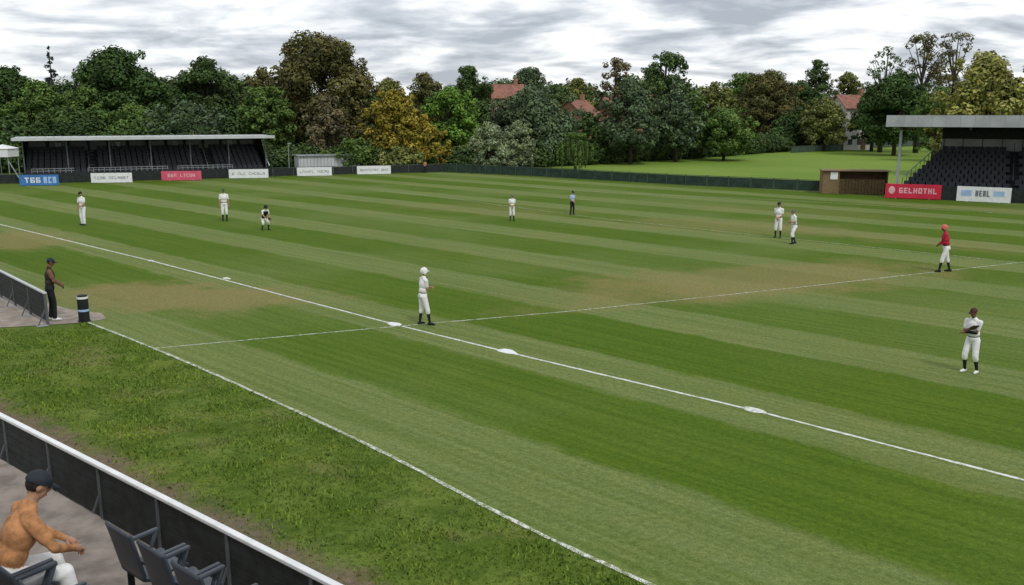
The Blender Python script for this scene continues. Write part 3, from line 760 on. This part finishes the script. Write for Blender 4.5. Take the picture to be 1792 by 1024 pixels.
    for c,r,R_,l in ells:
        q=(co-np.array(c))@np.array(R_); rr=np.array(r); kq=np.linalg.norm(q/rr,axis=1); ds=(kq-1)*np.linalg.norm(q,axis=1)/np.maximum(kq,1e-6)
        hd=None
        if l=='head': l=skin; hd=(ds<best)
        k=ds<best; best[k]=ds[k]; lab[k]=mi(l)
        if hd is not None and r[2]>.09:
            qq=(co-np.array(hc))@np.array(hR); hair=hd&((qq[:,2]>.055)|((qq[:,1]<-.02)&(qq[:,2]>-.05))); lab[hair]=mi(C_hair)
    tz=(co-np.array(pel))@np.array(up); ty=(co-np.array(pel))@np.array(fw); isb=(lab==mi(shirt))|(lab==mi(pants))
    if o.get('belt',True): lab[isb&(tz>.08)&(tz<.105)&(np.abs(co[:,0]-pel.x)<.2)]=mi(C_bk)
    if o.get('vest'): lab[isb&(tz>.02)&(tz<.5)&(ty>-.02)&(np.abs(co[:,0])<.17)]=mi(C_bk)
    for m in mats: me.materials.append(m)
    me.polygons.foreach_set('material_index',lab.astype(np.int32)); me.update(); me.name='body'
    ob=bpy.data.objects.new('body',me); coll.objects.link(ob); ob.parent=e; ob.scale=(s,s,s)
    m=MB()
    for wr,fd,sg in hands:
        side=fd.cross(Vector((0,0,1)));  side = side if side.length>.1 else Vector((0,1,0)); side.normalize(); pn=side.cross(fd).normalized()
        if pn.z>0: pn=-pn
        for j,(ofs,ln) in enumerate(((-.027,.07),(-.009,.08),(.009,.074),(.026,.058))):
            p0=wr+fd*.085+side*ofs; p1=p0+(fd*.9+pn*.3).normalized()*ln*.45; p2=p1+(fd*.5+pn*.8).normalized()*ln*.33; p3=p2+(fd*.1+pn).normalized()*ln*.25
            for a_,b_,r1,r2 in ((p0,p1,.0095,.009),(p1,p2,.009,.008),(p2,p3,.008,.0065)):
                v,f=capsule(a_,b_,r1,r2,8); m.add(v,f,skin)
        p0=wr+fd*.035-side*sg*.03; p1=p0+(fd*.6-side*sg*.75).normalized()*.04; p2=p1+(fd*.9+pn*.3).normalized()*.03
        for a_,b_,r1,r2 in ((p0,p1,.013,.011),(p1,p2,.011,.008)):
            v,f=capsule(a_,b_,r1,r2,8); m.add(v,f,skin)
    h_=m.obj('hands',e,smooth=True); h_.scale=(s,s,s)
    m=MB()
    for sx in (-1,1): m.ell(hc+hR@Vector((sx*.031,.079,.008)),(.012,.007,.007),C_hair,R=hR,nu=10,nv=6); m.ell(hc+hR@Vector((sx*.032,.083,.028)),(.019,.006,.004),C_hair,R=hR,nu=10,nv=6)
    m.ell(hc+hR@Vector((0,.092,-.060)),(.022,.005,.0045),C_rd,R=hR,nu=10,nv=6)
    f_=m.obj('face',e,smooth=True); f_.scale=(s,s,s)
    hat,hm=o.get('hat',('cap',C_nv)); m=MB()
    if hat=='cap':
        m.ell(hc+hR@Vector((0,-.012,.035)),(.086,.106,.092),hm,R=hR,nu=22,nv=10,v0=-8,v1=90)
        dx,dy,ex,ey=.078,.035,.074,.095; y0,y1,z0,z1=.06,.075,.045,.032
    else:
        m.ell(hc+hR@Vector((0,-.012,.015)),(.103,.122,.122),hm,R=hR,nu=24,nv=12,v0=-14,v1=90)
        for sx in (-1,1): m.ell(hc+hR@Vector((sx*.09,-.01,-.025)),(.016,.05,.06),hm,R=hR,nu=14,nv=8)
        m.ell(hc+hR@Vector((0,-.06,-.02)),(.085,.06,.06),hm,R=hR,nu=14,nv=8)
        dx,dy,ex,ey=.095,.04,.085,.09; y0,y1,z0,z1=.06,.08,.045,.035
    vs=[];n=12
    for k in range(n+1):
        a_=pi*k/n; x=cos(a_); y=sin(a_)
        vs+= [hc+hR@Vector((x*dx,y0+y*dy,z0)),hc+hR@Vector((x*ex,y1+y*ey,z1-.006*abs(x))),hc+hR@Vector((x*dx,y0+y*dy,z0-.008)),hc+hR@Vector((x*ex,y1+y*ey,z1-.007-.006*abs(x)))]
    fs=[]
    for k in range(n): a=4*k; fs+=[(a,a+1,a+5,a+4),(a+2,a+6,a+7,a+3),(a+1,a+3,a+7,a+5)]
    m.add(vs,fs,hm)
    if hat=='cap': m.ell(hc+hR@Vector((0,-.012,.128)),(.008,.008,.005),hm,R=hR,nu=8,nv=4)
    ht=m.obj('cap' if hat=='cap' else 'helmet',e,smooth=True); ht.scale=(s,s,s)
    if 'mitt' in o:
        wr,fd,sg=hands[o['mitt']]; m=MB(); R_=fd.to_track_quat('Z','Y').to_matrix(); c=wr+fd*.09
        m.ell(c,(.085,.05,.10),C_glove,R=R_)
        for j in range(4): v,f=capsule(c+R_@Vector((-.055+.035*j,0,.05)),c+R_@Vector((-.07+.045*j,.02,.14)),.024,.018,8); m.add(v,f,C_glove)
        v,f=capsule(c+R_@Vector((.07,0,-.02)),c+R_@Vector((.115,.03,.08)),.026,.02,8); m.add(v,f,C_glove)
        g_=m.obj('mitt',e,smooth=True); g_.scale=(s,s,s)
    return e
def at(u,v,hpx,cap=2.1):
    q=gp(u,v); dep=(q.y*cos(PITCH)+H*sin(PITCH)); return q, min(cap,hpx*dep/F)
W=dict(pants=C_wh,shirt=C_wh,sock=C_bk,shoe=C_bk)
EB=[(1,-.5,-.6),(-1,-.5,-.6)]
fold=[(-.06,.20,1.12),(.04,.23,1.17)]; belly=[(.05,.19,.99),(-.05,.20,1.02)]
PL=[
 (741,569,102,-60,dict(W,hat=('helmet',C_wh),hands=fold,elb=EB,feet=[(.17,.14),(-.13,-.06)],toe=[30,0],lean=4,headlean=6)),
 (1697,652,119,125,dict(W,hat=('cap',C_mr),hands=[(-.02,.22,1.22),(.10,.24,1.10)],elb=EB,shoe=C_wh,feet=[(.12,.05),(-.15,-.05)],lean=7,headlean=14,fore=[SKD,C_bk],mitt=0,drop=.02,skin=SKD)),
 (1652,476,89,75,dict(W,shirt=C_rd,hat=('helmet',C_or),hands=[(.06,.22,1.06),(-.02,.24,1.02)],long=True,elb=EB,feet=[(.12,-.20),(-.12,.20)],lean=8,headlean=14,drop=.02,skin=SKD)),
 (1361,416,63,150,dict(W,hat=('cap',C_bk),hands=belly,feet=[(.12,.02),(-.12,0)],lean=6)),
 (1388,427,62,100,dict(W,hat=('cap',C_grey),hands=[(.2,.22,1.0),(-.05,.26,1.15)],feet=[(.12,-.16),(-.12,.12)],drop=.03,lean=6)),
 (896,387,47,190,dict(W,hat=('cap',C_grey),hands=belly,feet=[(.12,0),(-.12,0)])),
 (1001,376,42,215,dict(W,shirt=C_bl,pants=C_bk,knick=False,hat=('cap',C_bk),hands=belly,feet=[(.15,0),(-.14,0)])),
 (464,403,51,-140,dict(W,hat=('helmet',C_bk),vest=True,drop=.14,lean=30,py=-.1,hands=[(.12,.45,.82),(-.12,.42,.80)],feet=[(.2,.0),(-.2,0.05)],mitt=1)),
 (394,387,59,200,dict(W,hat=('cap',C_gn),hands=[(.25,.06,.82),(-.24,.1,.85)],feet=[(.1,0),(-.1,.03)])),
 (147,394,59,160,dict(W,sock=C_wh,shoe=C_bk,knick=False,hat=('cap',C_bk),hands=[(.25,.1,.85),(-.12,.25,1.0)],feet=[(.1,0),(-.14,.08)])),
 (93,561,114,-60,dict(shirt=C_br,sleeve=SKD,pants=C_bk,sock=C_bk,shoe=C_wh,knick=False,skin=SKD,hat=('cap',C_nv),hands=[(.10,.27,1.0),(-.10,.27,1.03)],elb=EB,feet=[(.11,.05),(-.1,-.04)],belt=False,headlean=18)),
 (744,303,20,180,dict(W,shirt=C_tan,pants=C_bk,knick=False,hat=('cap',C_bk),hands=belly)),
]
for u,v,hp,fc,o_ in PL:
    q,h=at(u,v,hp); q.z=0.008 if u!=93 else 0.018
    nm='umpire' if u==1001 else ('bystander' if u==744 else ('coach' if u==93 else 'baseball_player'))
    person(nm,q,radians(fc),max(h,1.5),o_)
q=sn(-7.34,2.53,2.5)
person('spectator',q,rot+radians(-8),1.8,dict(shirt=C_tan,pants=C_wh,sock=C_wh,shoe=C_bk,knick=False,long=True,belt=False,hat=('cap',C_nv),drop=.36,py=-.08,lean=24,headlean=18,
   hands=[(.12,.42,.66),(-.12,.42,.66)],feet=[(.14,.40),(-.14,.42)],elb=[(1,-.6,0),(-1,-.6,0)]))

# ------------------------------------------------------------ sky and light
w=bpy.data.worlds.new('World'); scene.world=w; w.use_nodes=True; t=w.node_tree; N=t.nodes; N.clear(); Lk=t.links.new
SE,SA=radians(52),radians(150)
sky=N.new('ShaderNodeTexSky'); sky.sky_type='NISHITA'; sky.sun_disc=False; sky.sun_elevation=SE; sky.sun_rotation=SA
bg1=N.new('ShaderNodeBackground'); bg1.inputs[1].default_value=0.12; Lk(sky.outputs[0],bg1.inputs[0])
tc=N.new('ShaderNodeTexCoord'); sx=N.new('ShaderNodeSeparateXYZ'); Lk(tc.outputs['Generated'],sx.inputs[0])
def mth(op,a,b):
    n=N.new('ShaderNodeMath'); n.operation=op
    for i,q in enumerate((a,b)):
        if isinstance(q,(int,float)): n.inputs[i].default_value=q
        else: Lk(q,n.inputs[i])
    return n.outputs[0]
zz=mth('ADD',mth('MAXIMUM',sx.outputs[2],0.0),0.17)
cx=N.new('ShaderNodeCombineXYZ'); Lk(mth('DIVIDE',sx.outputs[0],zz),cx.inputs[0]); Lk(mth('MULTIPLY',mth('DIVIDE',sx.outputs[1],zz),1.25),cx.inputs[1])
def nz(sc,det,ro,dist=0.0,off=0):
    n=N.new('ShaderNodeTexNoise'); mp=N.new('ShaderNodeMapping'); mp.inputs[1].default_value=(off,off*.7,0); Lk(cx.outputs[0],mp.inputs[0]); Lk(mp.outputs[0],n.inputs['Vector'])
    n.inputs['Scale'].default_value=sc; n.inputs['Detail'].default_value=det; n.inputs['Roughness'].default_value=ro; n.inputs['Distortion'].default_value=dist; return n.outputs['Fac']
f=mth('ADD',mth('MULTIPLY',nz(1.7,9,.52,.5,5.3),.8),mth('MULTIPLY',nz(6,6,.55,.2,8),.2))
cr=N.new('ShaderNodeValToRGB'); Lk(f,cr.inputs[0]); r=cr.color_ramp
r.elements[0].position=.39; r.elements[0].color=(.38,.41,.465,1); r.elements[1].position=.58; r.elements[1].color=(.97,.98,.99,1)
m_=r.elements.new(.465); m_.color=(.56,.59,.64,1); m_=r.elements.new(.52); m_.color=(.76,.78,.81,1)
bg2=N.new('ShaderNodeBackground'); Lk(cr.outputs[0],bg2.inputs[0]); bg2.inputs[1].default_value=1.2
mx=N.new('ShaderNodeMixShader'); mx.inputs[0].default_value=.9; Lk(bg1.outputs[0],mx.inputs[1]); Lk(bg2.outputs[0],mx.inputs[2])
out=N.new('ShaderNodeOutputWorld'); Lk(mx.outputs[0],out.inputs[0])
sl=bpy.data.lights.new('sun','SUN'); sl.energy=1.5; sl.angle=radians(12); sl.color=(1,.965,.91)
so_=bpy.data.objects.new('sun',sl); coll.objects.link(so_)
dirv=Vector((sin(SA)*cos(SE),cos(SA)*cos(SE),sin(SE)))
so_.rotation_euler=dirv.to_track_quat('Z','Y').to_euler()

cam=bpy.data.cameras.new('camera'); cam.lens=36*F/1792; cam.sensor_width=36; cam.clip_end=5000; cam.clip_start=0.1
co_=bpy.data.objects.new('camera',cam); coll.objects.link(co_); co_.location=(0,0,H); co_.rotation_euler=(pi/2-PITCH,0,0)
scene.camera=co_
scene.view_settings.view_transform='Standard'; scene.view_settings.look='None'; scene.view_settings.exposure=0
